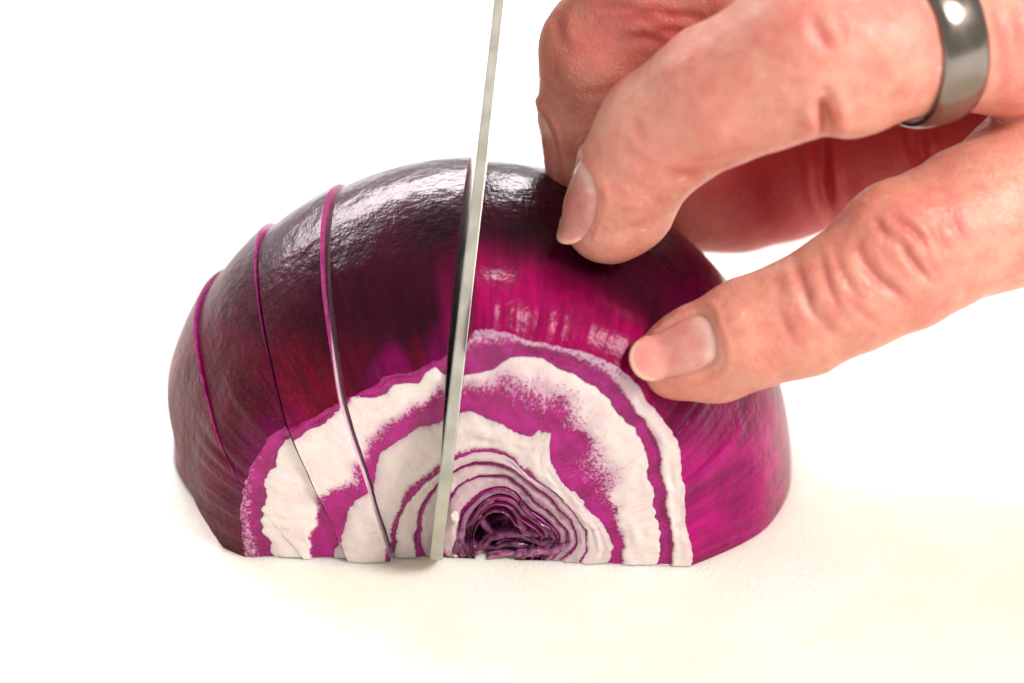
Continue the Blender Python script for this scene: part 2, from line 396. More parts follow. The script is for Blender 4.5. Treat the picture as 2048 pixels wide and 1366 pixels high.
def skin_tint(th, y):
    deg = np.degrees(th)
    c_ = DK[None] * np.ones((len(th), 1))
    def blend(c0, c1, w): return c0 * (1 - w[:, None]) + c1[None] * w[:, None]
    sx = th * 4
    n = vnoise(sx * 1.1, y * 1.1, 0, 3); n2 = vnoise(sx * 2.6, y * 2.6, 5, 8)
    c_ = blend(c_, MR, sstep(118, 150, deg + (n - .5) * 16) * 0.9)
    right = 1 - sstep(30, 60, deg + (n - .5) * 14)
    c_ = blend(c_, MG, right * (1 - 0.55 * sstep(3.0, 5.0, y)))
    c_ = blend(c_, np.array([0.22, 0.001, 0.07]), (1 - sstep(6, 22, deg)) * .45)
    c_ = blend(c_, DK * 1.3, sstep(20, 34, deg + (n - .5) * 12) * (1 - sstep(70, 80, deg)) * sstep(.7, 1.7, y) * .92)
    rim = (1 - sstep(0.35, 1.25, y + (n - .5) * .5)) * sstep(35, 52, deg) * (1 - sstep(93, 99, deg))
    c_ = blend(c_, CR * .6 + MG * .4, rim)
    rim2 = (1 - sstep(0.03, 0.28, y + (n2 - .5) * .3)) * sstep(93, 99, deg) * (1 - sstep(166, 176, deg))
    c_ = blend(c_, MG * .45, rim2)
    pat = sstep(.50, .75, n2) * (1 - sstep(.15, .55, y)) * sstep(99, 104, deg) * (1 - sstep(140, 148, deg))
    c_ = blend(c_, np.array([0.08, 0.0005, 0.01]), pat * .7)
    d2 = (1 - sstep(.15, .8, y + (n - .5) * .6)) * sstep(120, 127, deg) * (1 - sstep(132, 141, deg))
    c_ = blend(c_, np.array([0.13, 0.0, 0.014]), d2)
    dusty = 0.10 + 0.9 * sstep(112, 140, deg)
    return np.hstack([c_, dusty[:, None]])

YMAX = {0: 5.45, 1: 5.0, 2: 4.6, 3: 3.6, 4: 2.6, 5: 2.2, 6: 1.9, 7: 1.6, 8: 1.4}
def build_layer(i):
    """closed shell between outline i and i+1; vertex grid on the box boundary (theta, v, y)"""
    ny = 46 if i < 3 else 22; nv = (22, 36, 22, 14, 10, 8, 8, 6, 6)[i]
    ys = YMAX[i] * (np.linspace(0, 1, ny + 1) ** 1.35)
    gap = 0.0
    def ring(y, vs):
        ro = layer_r(i, y); ri = layer_r(i + 1, y) + gap
        ri = np.minimum(ri, ro - 0.02)
        return [ro + (ri - ro) * v for v in vs]
    bm = bmesh.new()
    L = {k: bm.verts.layers.float.new(k) for k in ('ua', 'ur', 'uy', 'wh', 'lil')}
    LT = bm.verts.layers.float_color.new('tint')
    f_edge, f_w, f_a, f_l = WT[i]
    ve, vw, va, vl = (SEG(TH, t) for t in (f_edge, f_w, f_a, f_l))
    def make_row(y, v, front):
        rr = ring(y, [v])[0]
        x = OX + rr * np.cos(TH) ; z = 0.012 + rr * np.sin(TH)
        x = x - OX * sstep(0, 1.5, y)
        yy = np.full(NT + 1, y) + YAW * x * (1 - sstep(0, 3, y))
        sa = TH * max(SM[i] if i == 0 else SM[i].mean(), 0.5)
        wob = (vnoise(sa * 3.5, v * 6, i, 21) - .5)
        ed = ve + (vnoise(sa * 5, 0, i, 31) - .5) * .10
        wh = va * (1 - sstep(-1, 1, (v - ed) / np.maximum(vw, 1e-3)))
        if i == 1:
            pb_ = at_face(1148, 885)
            wh = wh - 1.3 * np.exp(-(((x - pb_[0]) / .16) ** 2 + ((z - pb_[2]) / .13) ** 2))
        if front:
            mid = math.sin(math.pi * v) ** .6
            prof = (.012 - .045 * np.clip(wh, 0, 1)) * mid
            yy = yy + prof + wob * .03 * mid + (vnoise(x * 9, z * 9, 0, 77) - .5) * .014
            st_ = lambda j: (0.03 * (j - 3) if j > 3 else 0.0) + (.07 * (vnoise(x * 2.2, j * 3.3, 0, 5) - .5) if j > 3 else 0.0)
            yy = yy + st_(i) * (1 - v) + st_(i + 1) * v
        x = np.where(x < 0, x * (1 - .06 * float(sstep(0, 1.5, y))), x)
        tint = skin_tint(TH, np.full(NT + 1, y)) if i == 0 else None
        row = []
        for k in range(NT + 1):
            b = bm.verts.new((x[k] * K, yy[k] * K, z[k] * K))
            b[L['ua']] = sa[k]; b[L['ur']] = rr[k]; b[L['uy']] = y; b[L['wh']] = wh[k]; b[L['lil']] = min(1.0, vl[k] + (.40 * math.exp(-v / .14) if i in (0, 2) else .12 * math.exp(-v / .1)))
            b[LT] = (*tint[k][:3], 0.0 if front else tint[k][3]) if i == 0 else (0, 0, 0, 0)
            row.append(b)
        return row
    vs = np.linspace(0, 1, nv + 1)
    front = [make_row(0.0, v, True) for v in vs]
    outer = [front[0]] + [make_row(y, 0.0, False) for y in ys[1:]]
    inner = [front[-1]] + [make_row(y, 1.0, False) for y in ys[1:]]
    def quad(a, b, c_, d, m):
        try:
            f = bm.faces.new((a, b, c_, d)); f.material_index = m; f.smooth = True
        except ValueError: pass
    for a in range(nv):
        for k in range(NT):
            quad(front[a][k], front[a][k + 1], front[a + 1][k + 1], front[a + 1][k], 0)
    for a in range(ny):
        for k in range(NT):
            quad(outer[a][k], outer[a + 1][k], outer[a + 1][k + 1], outer[a][k + 1], 1)
            quad(inner[a][k], inner[a][k + 1], inner[a + 1][k + 1], inner[a + 1][k], 2)
    for k in range(NT): quad(outer[-1][k], inner[-1][k], inner[-1][k + 1], outer[-1][k + 1], 2)
    for k in (0, NT):                              # the underside that lies on the board
        for a in range(ny): quad(outer[a][k], inner[a][k], inner[a + 1][k], outer[a + 1][k], 2)
        for a in range(nv): pass
        fr = [front[a][k] for a in range(nv + 1)]
        # close the sliver between the front column and the first underside quad
    bmesh.ops.recalc_face_normals(bm, faces=bm.faces)
    for e in bm.edges:
        if len(e.link_faces) != 2 or e.link_faces[0].material_index != e.link_faces[1].material_index: e.smooth = False
    return bm

def fit_plane(face_pts, dome_pts):
    P = np.array([at_face(*p) for p in face_pts] + [at_dome(*p) for p in dome_pts])
    c_ = P.mean(0); u_, s_, vt = np.linalg.svd(P - c_); n = vt[2]
    if n[0] < 0: n = -n
    return c_, n                                   # normal points to the right (+x)
cut0 = fit_plane([], [(340,800),(352,885),(385,990),(420,1055),(445,1095)])
cut1 = fit_plane([(497,955),(551,1026),(617,1104)], [(430,575),(415,605),(405,650),(412,710),(432,800),(460,890)])
cut2 = fit_plane([(637,925),(665,1020),(690,1093)], [(548,470),(532,530),(530,580),(537,640),(556,720),(590,830)])
cut3 = fit_plane([(704,815),(725,920),(750,985),(778,1080)], [(680,400),(662,430),(650,500),(655,580),(668,660),(690,770)])
# knife plane: holds the camera direction nearly, leans right going up
KX = [(0,997),(200,976.5),(400,956),(650,928),(850,900),(1000,887),(1120,875)]
kpx = lambda py: float(np.interp(py, [k[0] for k in KX], [k[1] for k in KX]))
pa = at_y(kpx(1100), 1100, 0.0); pb = at_y(kpx(350), 350, 2.6); pc = at_y(kpx(700), 700, 4.2)
nk = np.cross(pb - pa, CAM - pa); nk /= np.linalg.norm(nk)
if nk[0] < 0: nk = -nk
cutE = (pa - nk * 0.11, nk)
# left wall of the slit opens a little wider at the top
P_ = np.array([at_face(876, 1100), at_face(893, 760), at_dome(915, 560), at_dome(925, 400), at_dome(938, 350)])
P_[:, 0] -= 0.02
c_ = P_.mean(0); _, _, vt = np.linalg.svd(P_ - c_); nE = vt[2] * np.sign(vt[2][0])
cutEl = (c_, nE)
cutF = (pa + nk * 0.066, nk)
for nm_, q in (('c0', cut0), ('c1', cut1), ('c2', cut2), ('c3', cut3), ('El', cutEl), ('F', cutF)): print(nm_, np.round(q[0], 2), np.round(q[1], 3))

LAYERS = [build_layer(i) for i in range(9)]
def cut_bm(src, left, right, big_i):
    bm = src.copy()
    for pl, sgn in ((left, -1), (right, 1)):
        if pl is None: continue
        p, n = pl
        g = bm.verts[:] + bm.edges[:] + bm.faces[:]
        if not g: break
        bmesh.ops.bisect_plane(bm, geom=g, dist=1e-7, plane_co=Vector(p * K), plane_no=Vector(n * sgn), clear_outer=True)
        be = [e for e in bm.edges if e.is_boundary and all(abs((Vector(v.co) - Vector(p * K)).dot(Vector(n))) < 2e-6 for v in e.verts)]
        if be:
            r = bmesh.ops.holes_fill(bm, edges=be, sides=0)
            for f in r['faces']:
                f.material_index = 3; f.smooth = False
            bmesh.ops.triangulate(bm, faces=r['faces'])
    if len(bm.faces) < 20: bm.free(); return None
    return bm

SLICES = [
 ('A', None, cut0, (-0.04, 0.46, 0.0), 0.0, 1.005, 'outermost thin onion slice at far left, maroon skin, mostly behind the next slice'),
 ('B', cut0, cut1, (-0.01, -0.05, 0.0), 2.5, 1.034, 'second onion slice from the left, dusty maroon skin tapering down to the board'),
 ('C', cut1, cut2, (-0.05, -0.05, 0.0), 1.3, 1.022, 'third onion slice from the left, magenta rim and narrow white flesh between fine cuts'),
 ('D', cut2, cut3, (-0.045, -0.10, 0.0), 0.9, 1.016, 'onion slice with crimson patch above its white flesh, just left of the open cut'),
 ('E', cut3, cutEl, (0.0, 0.0, 0.0), 0.0, 1.004, 'wide onion slice with glossy near black skin directly left of the knife'),
 ('F', cutF, None, (0.0, 0.0, 0.0), 0.0, 0.992, 'large uncut part of the halved red onion right of the knife, with ringed core'),
]
mats_outer = [MAT_FLESH, MAT_SKIN, MAT_CUT_IN, MAT_CUT_OUT]
mats_in = [MAT_FLESH, MAT_CUT_OUT, MAT_CUT_IN, MAT_CUT_IN]
mats_core = [MAT_FLESH, MAT_CUT_OUT, MAT_CORE, MAT_CORE_LILAC]
onion_F = None
for key, lft, rgt, off, rot, scl, label in SLICES:
    parts = []
    for i, src in enumerate(LAYERS):
        b = cut_bm(src, lft, rgt, i)
        if b is not None: parts.append((i, b))
    allx = [v.co for i, b in parts for v in b.verts if v.co.z < 0.004]
    cx = sum(v.x for v in allx) / len(allx); cy = sum(v.y for v in allx) / len(allx)
    if key == 'F':
        root = empty('onion_remainder', (cx / K, cy / K, 0)); tag(root, label, 'onion'); onion_F = root
    else:
        root = empty('onion_slice', (cx / K, cy / K, 0)); tag(root, label, 'onion slice', 'slices cut from the left side of the halved red onion')
    for i, b in parts:
        bmesh.ops.translate(b, verts=b.verts, vec=(-cx, -cy, 0))
        nm_ = 'outer_layer' if i == 0 else ('flesh_layer' if i < 4 else 'core_layer')
        me = bpy.data.meshes.new(nm_); b.to_mesh(me); b.free()
        link_mesh(nm_, me, root, mats_outer if i == 0 else (mats_in if i < 4 else mats_core))
    root.location = Vector((root.location.x * scl, root.location.y * (1 if scl > 1 else scl), 0)) + Vector(off) * K
    root.scale = (scl, scl if scl > 1 else 1, scl)
    root.rotation_euler = (0, -math.radians(rot), math.radians(rot * .8))
    if key == 'F': root_off = Vector((cx, cy, 0)) - Vector(off) * K
for b in LAYERS: b.free()
bpy.context.view_layer.update()

# ---- core membranes inside the hollow, traced on the face and standing back into the onion
def ribbon(pts8, thick, y0, depth, name, mat, seed=0, thin=0.5):
    P = np.array([at_face(820 + a / 4.14, 850 + b_ / 4.14) for a, b_ in pts8])
    n = 60
    s = np.r_[0, np.cumsum(np.linalg.norm(np.diff(P, axis=0), axis=1))]
    q = np.linspace(0, s[-1], n)
    X = np.interp(q, s, P[:, 0]); Z = np.interp(q, s, P[:, 2])
    for _ in range(3):
        X[1:-1] = (X[:-2] + 2 * X[1:-1] + X[2:]) / 4; Z[1:-1] = (Z[:-2] + 2 * Z[1:-1] + Z[2:]) / 4
    X = X + (vnoise(q * 9, 0, 0, seed) - .5) * .03; Z = Z + (vnoise(q * 9, 4, 0, seed) - .5) * .03
    tx, tz = np.gradient(X), np.gradient(Z); l = np.hypot(tx, tz) + 1e-9; nx, nz_ = -tz / l, tx / l
    env = np.minimum(1, np.minimum(q, s[-1] - q) / (thick * .9) + .35)
    V, Fc = [], []
    m = 8; nd = 10
    for a in range(n):
        th = thick * env[a] * (0.8 + .5 * vnoise(q[a] * 5, 1, 0, seed + 2))
        y_f = y0 + YAW * X[a] + .07 * (vnoise(q[a] * 6, 2, 0, seed + 3) - .5)
        prof = [(-.5, depth), (-.5, depth * .5), (-.5, .08), (-.42, .02), (-.2, 0), (.2, 0), (.42, .02), (.5, .08), (.5, depth * .5), (.5, depth)]
        for (u_, dy) in prof:
            w = 1 + .2 * (vnoise(q[a] * 4, dy * 3, 1, seed) - .5)
            V.append((X[a] + nx[a] * th * u_ * w, y_f + dy, max(.014, Z[a] + nz_[a] * th * u_ * w + .1 * (dy / 1.5) * (vnoise(q[a] * 2, dy, 0, seed) - .5))))
    for a in range(n - 1):
        for b_ in range(nd):
            c2 = (b_ + 1) % nd
            Fc.append((a * nd + b_, (a + 1) * nd + b_, (a + 1) * nd + c2, a * nd + c2))
    Fc.append(tuple(range(nd))); Fc.append(tuple((n - 1) * nd + k for k in range(nd - 1, -1, -1)))
    me = mesh_cm(name, np.array(V) - np.array(onion_F.location) / K, Fc)
    return link_mesh(name, me, onion_F, [mat])
RB = [
 ([(905,640),(980,740),(1060,800),(1150,870),(1210,940)], .06, .0, 1.0, MAT_CORE),
 ([(470,1085),(560,1062),(640,1050),(710,1062),(740,1040),(830,1012),(920,1015),(1010,1040),(1090,1060),(1180,1050)], .09, .07, 1.0, MAT_CORE),
 ([(560,860),(640,960),(740,900),(830,880),(900,960)], .12, .35, .8, MAT_CORE),
 ([(590,1075),(520,1080),(460,1045),(425,980),(440,900),(500,850),(545,800),(590,730),(640,670),(700,650)], .10, .06, 1.3, MAT_CORE_LILAC),
 ([(505,960),(500,1010),(545,1050),(605,1025),(660,960),(760,935),(880,925),(980,970),(1100,1000),(1200,975),(1230,930)], .085, .05, 1.2, MAT_CORE),
 ([(850,700),(880,780),(905,860),(950,925),(1020,935),(1090,945)], .10, .08, 1.2, MAT_CORE_LILAC),
 ([(560,770),(590,840),(640,890),(660,950),(610,1000),(560,1010)], .09, .12, 1.1, MAT_CORE),
 ([(700,1020),(800,990),(900,985),(980,1010),(1060,1035),(1180,1010),(1260,960)], .05, .10, 1.0, MAT_CORE),
 ([(640,1108),(720,1090),(800,1078),(880,1090),(960,1100)], .07, .02, .5, MAT_CORE_LILAC),
 ([(880,1085),(960,1080),(1060,1065),(1160,1060),(1240,1030),(1290,985)], .085, .00, .8, MAT_CORE_LILAC),
 ([(975,770),(1050,810),(1130,860),(1180,920),(1150,965),(1060,975)], .09, .08, 1.0, MAT_CORE_LILAC),
 ([(350,850),(385,890),(395,980),(380,1050),(350,1085)], .13, .04, 1.0, MAT_CORE_LILAC),
 ([(420,740),(450,780),(440,850),(400,900)], .06, .10, .8, MAT_CORE),
 ([(540,720),(500,770),(470,850)], .05, .12, .8, MAT_CORE),
]
for q_, (pts, th_, y0_, dp_, mt_) in enumerate(RB): ribbon(pts, th_, y0_, dp_, 'core_membrane', mt_, 40 + q_)
def blob(name, centre, rad, mat, parent, seed, amp=.35, sub=4):
    bm = bmesh.new(); bmesh.ops.create_icosphere(bm, subdivisions=sub, radius=1)
    P = np.array([v.co[:] for v in bm.verts])
    d = 1 + amp * (vnoise(P[:, 0] * 2 + 9, P[:, 1] * 2 + 9, P[:, 2] * 2 + 9, seed) - .5) * 2 + amp * .5 * (vnoise(P[:, 0] * 5 + 9, P[:, 1] * 5 + 9, P[:, 2] * 5 + 9, seed) - .5)
    pc_ = np.array(parent.location) / K if parent else np.zeros(3)
    for v, k_ in zip(bm.verts, range(len(P))):
        v.co = Vector((np.array(centre) - pc_ + P[k_] * d[k_] * np.array(rad)) * K)
    for f in bm.faces: f.smooth = True
    me = bpy.data.meshes.new(name); bm.to_mesh(me); bm.free()
    return link_mesh(name, me, parent, [mat])
blob('core_lump', at_y(820 + 735 / 4.14, 850 + 805 / 4.14, .45), (.17, .2, .10), MAT_CORE_RED, onion_F, 5, .6)
blob('core_lump', at_y(820 + 800 / 4.14, 850 + 860 / 4.14, 1.15), (.80, .3, .55), MAT_CORE, onion_F, 8, .3)  # dark plug added to stop light leaking through the open core
crumb = blob('onion_crumb', at_face(820 + 370 / 4.14, 850 + 755 / 4.14) + np.array([0, -.04, 0]), (.055, .05, .085), MAT_CRUMB, None, 9, .25)
tag(crumb, 'tiny wet white crumb of onion stuck beside the knife tip, left of the dark core', 'onion crumb')

# ------------------------------------------------------------------ knife
def spine_pt(y, z):
    v = (y * UV[1] + z * UV[2])
    # row of this (y, z), then the x that lies on the measured line
    P = np.array([0.3, y, z]); 
    for _ in range(3):
        _, py, d = project(P); P = np.array([CAM[0] + (kpx(py) - 1024) / FPX * (DIST + d), y, z])
    return P
def build_knife():
    root = empty('kitchen_knife', tuple(spine_pt(0.0, 0.02)))
    tag(root, 'steel kitchen knife seen along its spine, tip on the board, cutting the onion', 'knife')
    o = np.array(root.location) / K
    prof = [(0.02, 0.02), (-.22, .10), (-.42, .26), (-.60, .50), (-.74, .80), (-.78, 1.15), (-.72, 1.6)]
    dirn = np.array([0.53, 1.0]); dirn /= np.linalg.norm(dirn)
    for t in (1, 2.5, 4.5, 7, 10, 13, 16.5): prof.append((-.72 + dirn[0] * t, 1.6 + dirn[1] * t))
    prof = np.array(prof)
    S_ = np.r_[0, np.cumsum(np.linalg.norm(np.diff(prof, axis=0), axis=1))]
    q = np.r_[np.linspace(0, 3, 26), np.linspace(3.3, S_[-1], 34)]
    py_ = np.interp(q, S_, prof[:, 0]); pz_ = np.interp(q, S_, prof[:, 1])
    for _ in range(4):
        py_[1:-1] = (py_[:-2] + 2 * py_[1:-1] + py_[2:]) / 4; pz_[1:-1] = (pz_[:-2] + 2 * pz_[1:-1] + pz_[2:]) / 4
    # straight line in 3-D for the spine so that it stays a flat blade
    Pa, Pb = spine_pt(-.72, 1.6), spine_pt(1.7, 6.16)
    n = np.cross(Pb - Pa, (CAM - Pa)); n /= np.linalg.norm(n); n *= np.sign(n[0])
    tdir = (Pb - Pa) / np.linalg.norm(Pb - Pa)
    a_ = math.radians(0.15)                       # turned a hair so the left flat shows
    n = n * math.cos(a_) + np.cross(tdir, n) * math.sin(a_)
    down = np.cross(n, tdir); 
    if down[2] > 0: down = -down
    def on_plane(y, z):
        x = Pa[0] - (n[1] * (y - Pa[1]) + n[2] * (z - Pa[2])) / n[0]; return np.array([x, y, z])
    V, Fc = [], []
    nd = 9
    for k_, (y, z, s) in enumerate(zip(py_, pz_, q)):
        P = on_plane(y, z)
        h = 4.3 * (1 - math.exp(-s / 3.0)) * min(1, s / .8) ** .6 + .03   # blade depth grows from the tip
        half = 0.083 * (0.55 + .45 * min(1, s / .5)) * (1 - .25 * min(1, s / 7.5))
        # depth direction near the tip follows the board
        dn = down.copy(); w = math.exp(-s / 1.1)
        flat = np.array([0, 1.0, 0]); flat -= n * (flat @ n); flat /= np.linalg.norm(flat)
        dn = dn * (1 - w) + flat * w; dn /= np.linalg.norm(dn)
        pr = [(0.0, .0), (.8, .0), (1.0, .012), (.9, .35 * h), (.25, .93 * h), (.0, h), (-.25, .93 * h), (-.9, .35 * h), (-1.0, .012), (-.8, 0)]
        for wx, dz in pr:
            Q = P + n * half * wx + dn * dz
            Q[2] = max(Q[2], .012)
            V.append(Q - o)
    nd = 10
    for a in range(len(q) - 1):
        for b_ in range(nd):
            Fc.append((a * nd + b_, a * nd + (b_ + 1) % nd, (a + 1) * nd + (b_ + 1) % nd, (a + 1) * nd + b_))
    Fc.append(tuple(range(nd))); Fc.append(tuple((len(q) - 1) * nd + k for k in range(nd - 1, -1, -1)))
    me = mesh_cm('blade', V, Fc, False); b_ = bmesh.new(); b_.from_mesh(me); bmesh.ops.recalc_face_normals(b_, faces=b_.faces); b_.to_mesh(me); b_.free()
    link_mesh('blade', me, root, [MAT_STEEL])
    # bolster and handle continue up and back, out of the picture
    end = on_plane(py_[-1], pz_[-1])
    def bar(name, s0, s1, w0, h0, off, mat, seg=10):
        V, Fc = [], []; ns = 14
        for i in range(ns + 1):
            t = i / ns; c0 = end + tdir * (s0 + (s1 - s0) * t) + down * off
            bul = 1 + .12 * math.sin(t * math.pi * 2) - .35 * (abs(2 * t - 1) ** 8)
            for k in range(16):
                a = 2 * math.pi * k / 16
                V.append(c0 + n * w0 * bul * math.copysign(abs(math.cos(a)) ** .7, math.cos(a)) + down * h0 * bul * math.copysign(abs(math.sin(a)) ** .7, math.sin(a)) - o)
        for i in range(ns):
            for k in range(16): Fc.append((i * 16 + k, i * 16 + (k + 1) % 16, (i + 1) * 16 + (k + 1) % 16, (i + 1) * 16 + k))
        Fc.append(tuple(range(15, -1, -1))); Fc.append(tuple(ns * 16 + k for k in range(16)))
        return link_mesh(name, mesh_cm(name, V, Fc), root, [mat])
    bar('bolster', -.2, 1.2, .5, 1.5, 1.7, MAT_STEEL)
    hd = bar('handle', 1.2, 12.5, .8, 1.35, 1.5, MAT_HANDLE)
    for s in (3, 6.5, 10):
        V, Fc = tube([end + tdir * s + down * 1.5 + n * w - o for w in (-.93, .93)], .25, 16)
        link_mesh('rivet', mesh_cm('rivet', V, Fc), hd, [MAT_STEEL])
build_knife()

# ------------------------------------------------------------------ the hand
CH = {
 'pinky':  [(1350,720,-1.05,.50),(1400,702,-1.15,.585),(1500,668,-1.35,.70),(1600,636,-1.45,.72),(1700,582,-1.5,.78),(1800,522,-1.45,.86),(1880,478,-1.25,.88),(1970,436,-.85,.97),(2080,385,-.2,1.15),(2290,300,1.0,1.35)],
 'ring':   [(1216,436,-.80,.60),(1262,352,-1.15,.70),(1318,268,-1.5,.79),(1440,190,-2.0,.86),(1600,98,-2.4,.92),(1740,100,-2.15,.91),(1880,78,-1.65,.90),(2010,70,-1.05,1.0),(2290,60,1.1,1.3)],
 'middle': [(1178,318,.75,.62),(1182,230,.5,.68),(1212,110,.15,.86),(1300,10,-.1,.95),(1440,-60,-.3,.98),(1620,-110,0,.95),(1900,-110,1.0,1.0),(2290,-50,2.4,1.25)],
 'index':  [(1330,260,3.0,.68),(1330,120,2.7,.74),(1440,-40,2.4,.85),(1650,-120,2.5,.9),(1950,-90,3.2,1.0),(2290,-30,4.0,1.2)],
 'thumb':  [(1335,392,3.0,.80),(1470,372,3.4,.94),(1560,342,3.3,.98),(1640,310,3.2,.99),(1740,295,3.1,1.06),(1850,270,3.0,1.10),(2080,235,3.0,1.45),(2330,240,3.2,1.7)],
}
CH3 = {k: [(at_d(a, b_, d), r) for a, b_, d, r in v] for k, v in CH.items()}
wrist = at_d(3150, 60, 3.6); arm = at_d(4100, -120, 4.6)
def seg_sd(P, a, ra, b_, rb):
    ab = b_ - a; t = np.clip(((P - a) @ ab) / (ab @ ab), 0, 1)
    return np.linalg.norm(P - a - t[:, None] * ab, axis=1) - (ra + (rb - ra) * t)
def smin(a, b_, k):
    h = np.clip(.5 + .5 * (b_ - a) / k, 0, 1)
    return b_ * (1 - h) + a * h - k * h * (1 - h)
def chain_sd(P, ch, k=.12):
    d = None
    for (a, ra), (b_, rb) in zip(ch[:-1], ch[1:]):
        s = seg_sd(P, a, ra, b_, rb); d = s if d is None else smin(d, s, k)
    return d
def bulge(P, px, py, d, r):
    return np.linalg.norm(P - at_d(px, py, d), axis=1) - r
def hand_sd(P):
    f = {k: chain_sd(P, c_) for k, c_ in CH3.items()}
    f['pinky'] = smin(f['pinky'], bulge(P, 1790, 470, -1.6, .62), .35)
    f['ring'] = smin(f['ring'], bulge(P, 1706, 196, -2.2, .50), .25)
    f['ring'] = smin(f['ring'], bulge(P, 1270, 420, -.85, .52), .2)
    f['ring'] = smin(f['ring'], bulge(P, 1560, 200, -2.2, .55), .3)
    f['pinky'] = smin(f['pinky'], bulge(P, 1440, 720, -1.1, .50), .2)
    palm = None
    for k in ('pinky', 'ring', 'middle', 'index', 'thumb'):
        m, r = CH3[k][-1]
        s = seg_sd(P, m, r, wrist, 2.1 if k != 'thumb' else 1.9)
        palm = s if palm is None else smin(palm, s, .9)
    palm = smin(palm, seg_sd(P, wrist, 2.45, arm, 3.3), 1.2)
    d = smin(f['ring'], f['pinky'], .10)
    d = smin(d, f['middle'], .06); d = smin(d, f['index'], .08); d = smin(d, f['thumb'], .06)
    return smin(d, palm, .8)
def surface_nets(lo, hi, h):
    n = [int(math.ceil((hi[i] - lo[i]) / h)) + 1 for i in range(3)]
    ax = [lo[i] + h * np.arange(n[i]) for i in range(3)]
    G = np.empty(n, np.float32)
    YY, ZZ = np.meshgrid(ax[1], ax[2], indexing='ij')
    for i0 in range(0, n[0], 12):
        xs = ax[0][i0:i0 + 12]
        P = np.empty((len(xs), n[1], n[2], 3)); P[..., 0] = xs[:, None, None]; P[..., 1] = YY; P[..., 2] = ZZ
        G[i0:i0 + len(xs)] = hand_sd(P.reshape(-1, 3)).reshape(len(xs), n[1], n[2])
    s = G < 0
    N = np.array(n) - 1
    acc = np.zeros((*N, 3), np.float32); cnt = np.zeros(N, np.int32)
    for axis in range(3):
        a = [slice(None)] * 3; b_ = [slice(None)] * 3; a[axis] = slice(0, -1); b_[axis] = slice(1, None)
        A0, B0 = G[tuple(a)], G[tuple(b_)]; cr = (A0 < 0) != (B0 < 0)
        t = np.where(cr, A0 / np.where(cr, A0 - B0, 1), 0)
        o1, o2 = [k for k in range(3) if k != axis]
        for u_ in (0, 1):
            for w in (0, 1):
                sl = [slice(None)] * 3; sl[o1] = slice(u_, u_ + N[o1]); sl[o2] = slice(w, w + N[o2])
                c2, t2 = cr[tuple(sl)], t[tuple(sl)]
                cnt += c2
                acc[..., axis] += np.where(c2, t2, 0); acc[..., o1] += np.where(c2, u_, 0); acc[..., o2] += np.where(c2, w, 0)
    m = cnt > 0; idx = -np.ones(N, np.int64); idx[m] = np.arange(m.sum())
    I = np.argwhere(m); V = (I + acc[m] / cnt[m][:, None]) * h + np.array(lo)
    Q = []
    for axis in range(3):
        o1, o2 = [(1, 2), (2, 0), (0, 1)][axis]
        a = [slice(None)] * 3; b_ = [slice(None)] * 3; a[axis] = slice(0, -1); b_[axis] = slice(1, None)
        cr = (s[tuple(a)] != s[tuple(b_)]); flip = s[tuple(a)]
        E_ = np.argwhere(cr); E_ = E_[(E_[:, o1] > 0) & (E_[:, o2] > 0) & (E_[:, o1] < N[o1]) & (E_[:, o2] < N[o2])]
        fl = flip[tuple(E_.T)]
        def g(d1, d2):
            e = E_.copy(); e[:, o1] -= d1; e[:, o2] -= d2; return idx[tuple(e.T)]
        q = np.stack([g(1, 1), g(0, 1), g(0, 0), g(1, 0)], 1)
        q[~fl] = q[~fl][:, ::-1]; Q.append(q)
    return V, np.vstack(Q)
allp = np.array([p for c_ in CH3.values() for p, r in c_] + [wrist])
lo = allp.min(0) - 3.0; hi = allp.max(0) + 3.0
hi[0] = wrist[0] + 3.0
lo[0] = .3
HV, HQ = surface_nets(lo, hi, 0.105)
print('hand base', HV.shape, HQ.shape)
me = mesh_cm('hand', HV, HQ)
tmp = bpy.data.objects.new('tmp', me); COL.objects.link(tmp)
md = tmp.modifiers.new('s', 'SMOOTH'); md.factor = .5; md.iterations = 3
md = tmp.modifiers.new('d', 'SUBSURF'); md.levels = 2; md.render_levels = 2
dg = bpy.context.evaluated_depsgraph_get(); ev = tmp.evaluated_get(dg)
me2 = bpy.data.meshes.new_from_object(ev); bpy.data.objects.remove(tmp)
nv_ = len(me2.vertices); co = np.empty(nv_ * 3); me2.vertices.foreach_get('co', co); P = co.reshape(-1, 3) / K
no = np.empty(nv_ * 3); me2.vertices.foreach_get('normal', no); NO = no.reshape(-1, 3)
print('hand verts', nv_)
D_ = np.stack([chain_sd(P, CH3[k]) for k in ('pinky', 'ring', 'middle', 'index', 'thumb')], 1)
FID = D_.argmin(1)
PX, PY, PD = project(P)
vdir = P - CAM; vdir /= np.linalg.norm(vdir, axis=1)[:, None]
facing = -(NO * vdir).sum(1)
disp = np.zeros(nv_); redn = np.zeros(nv_)
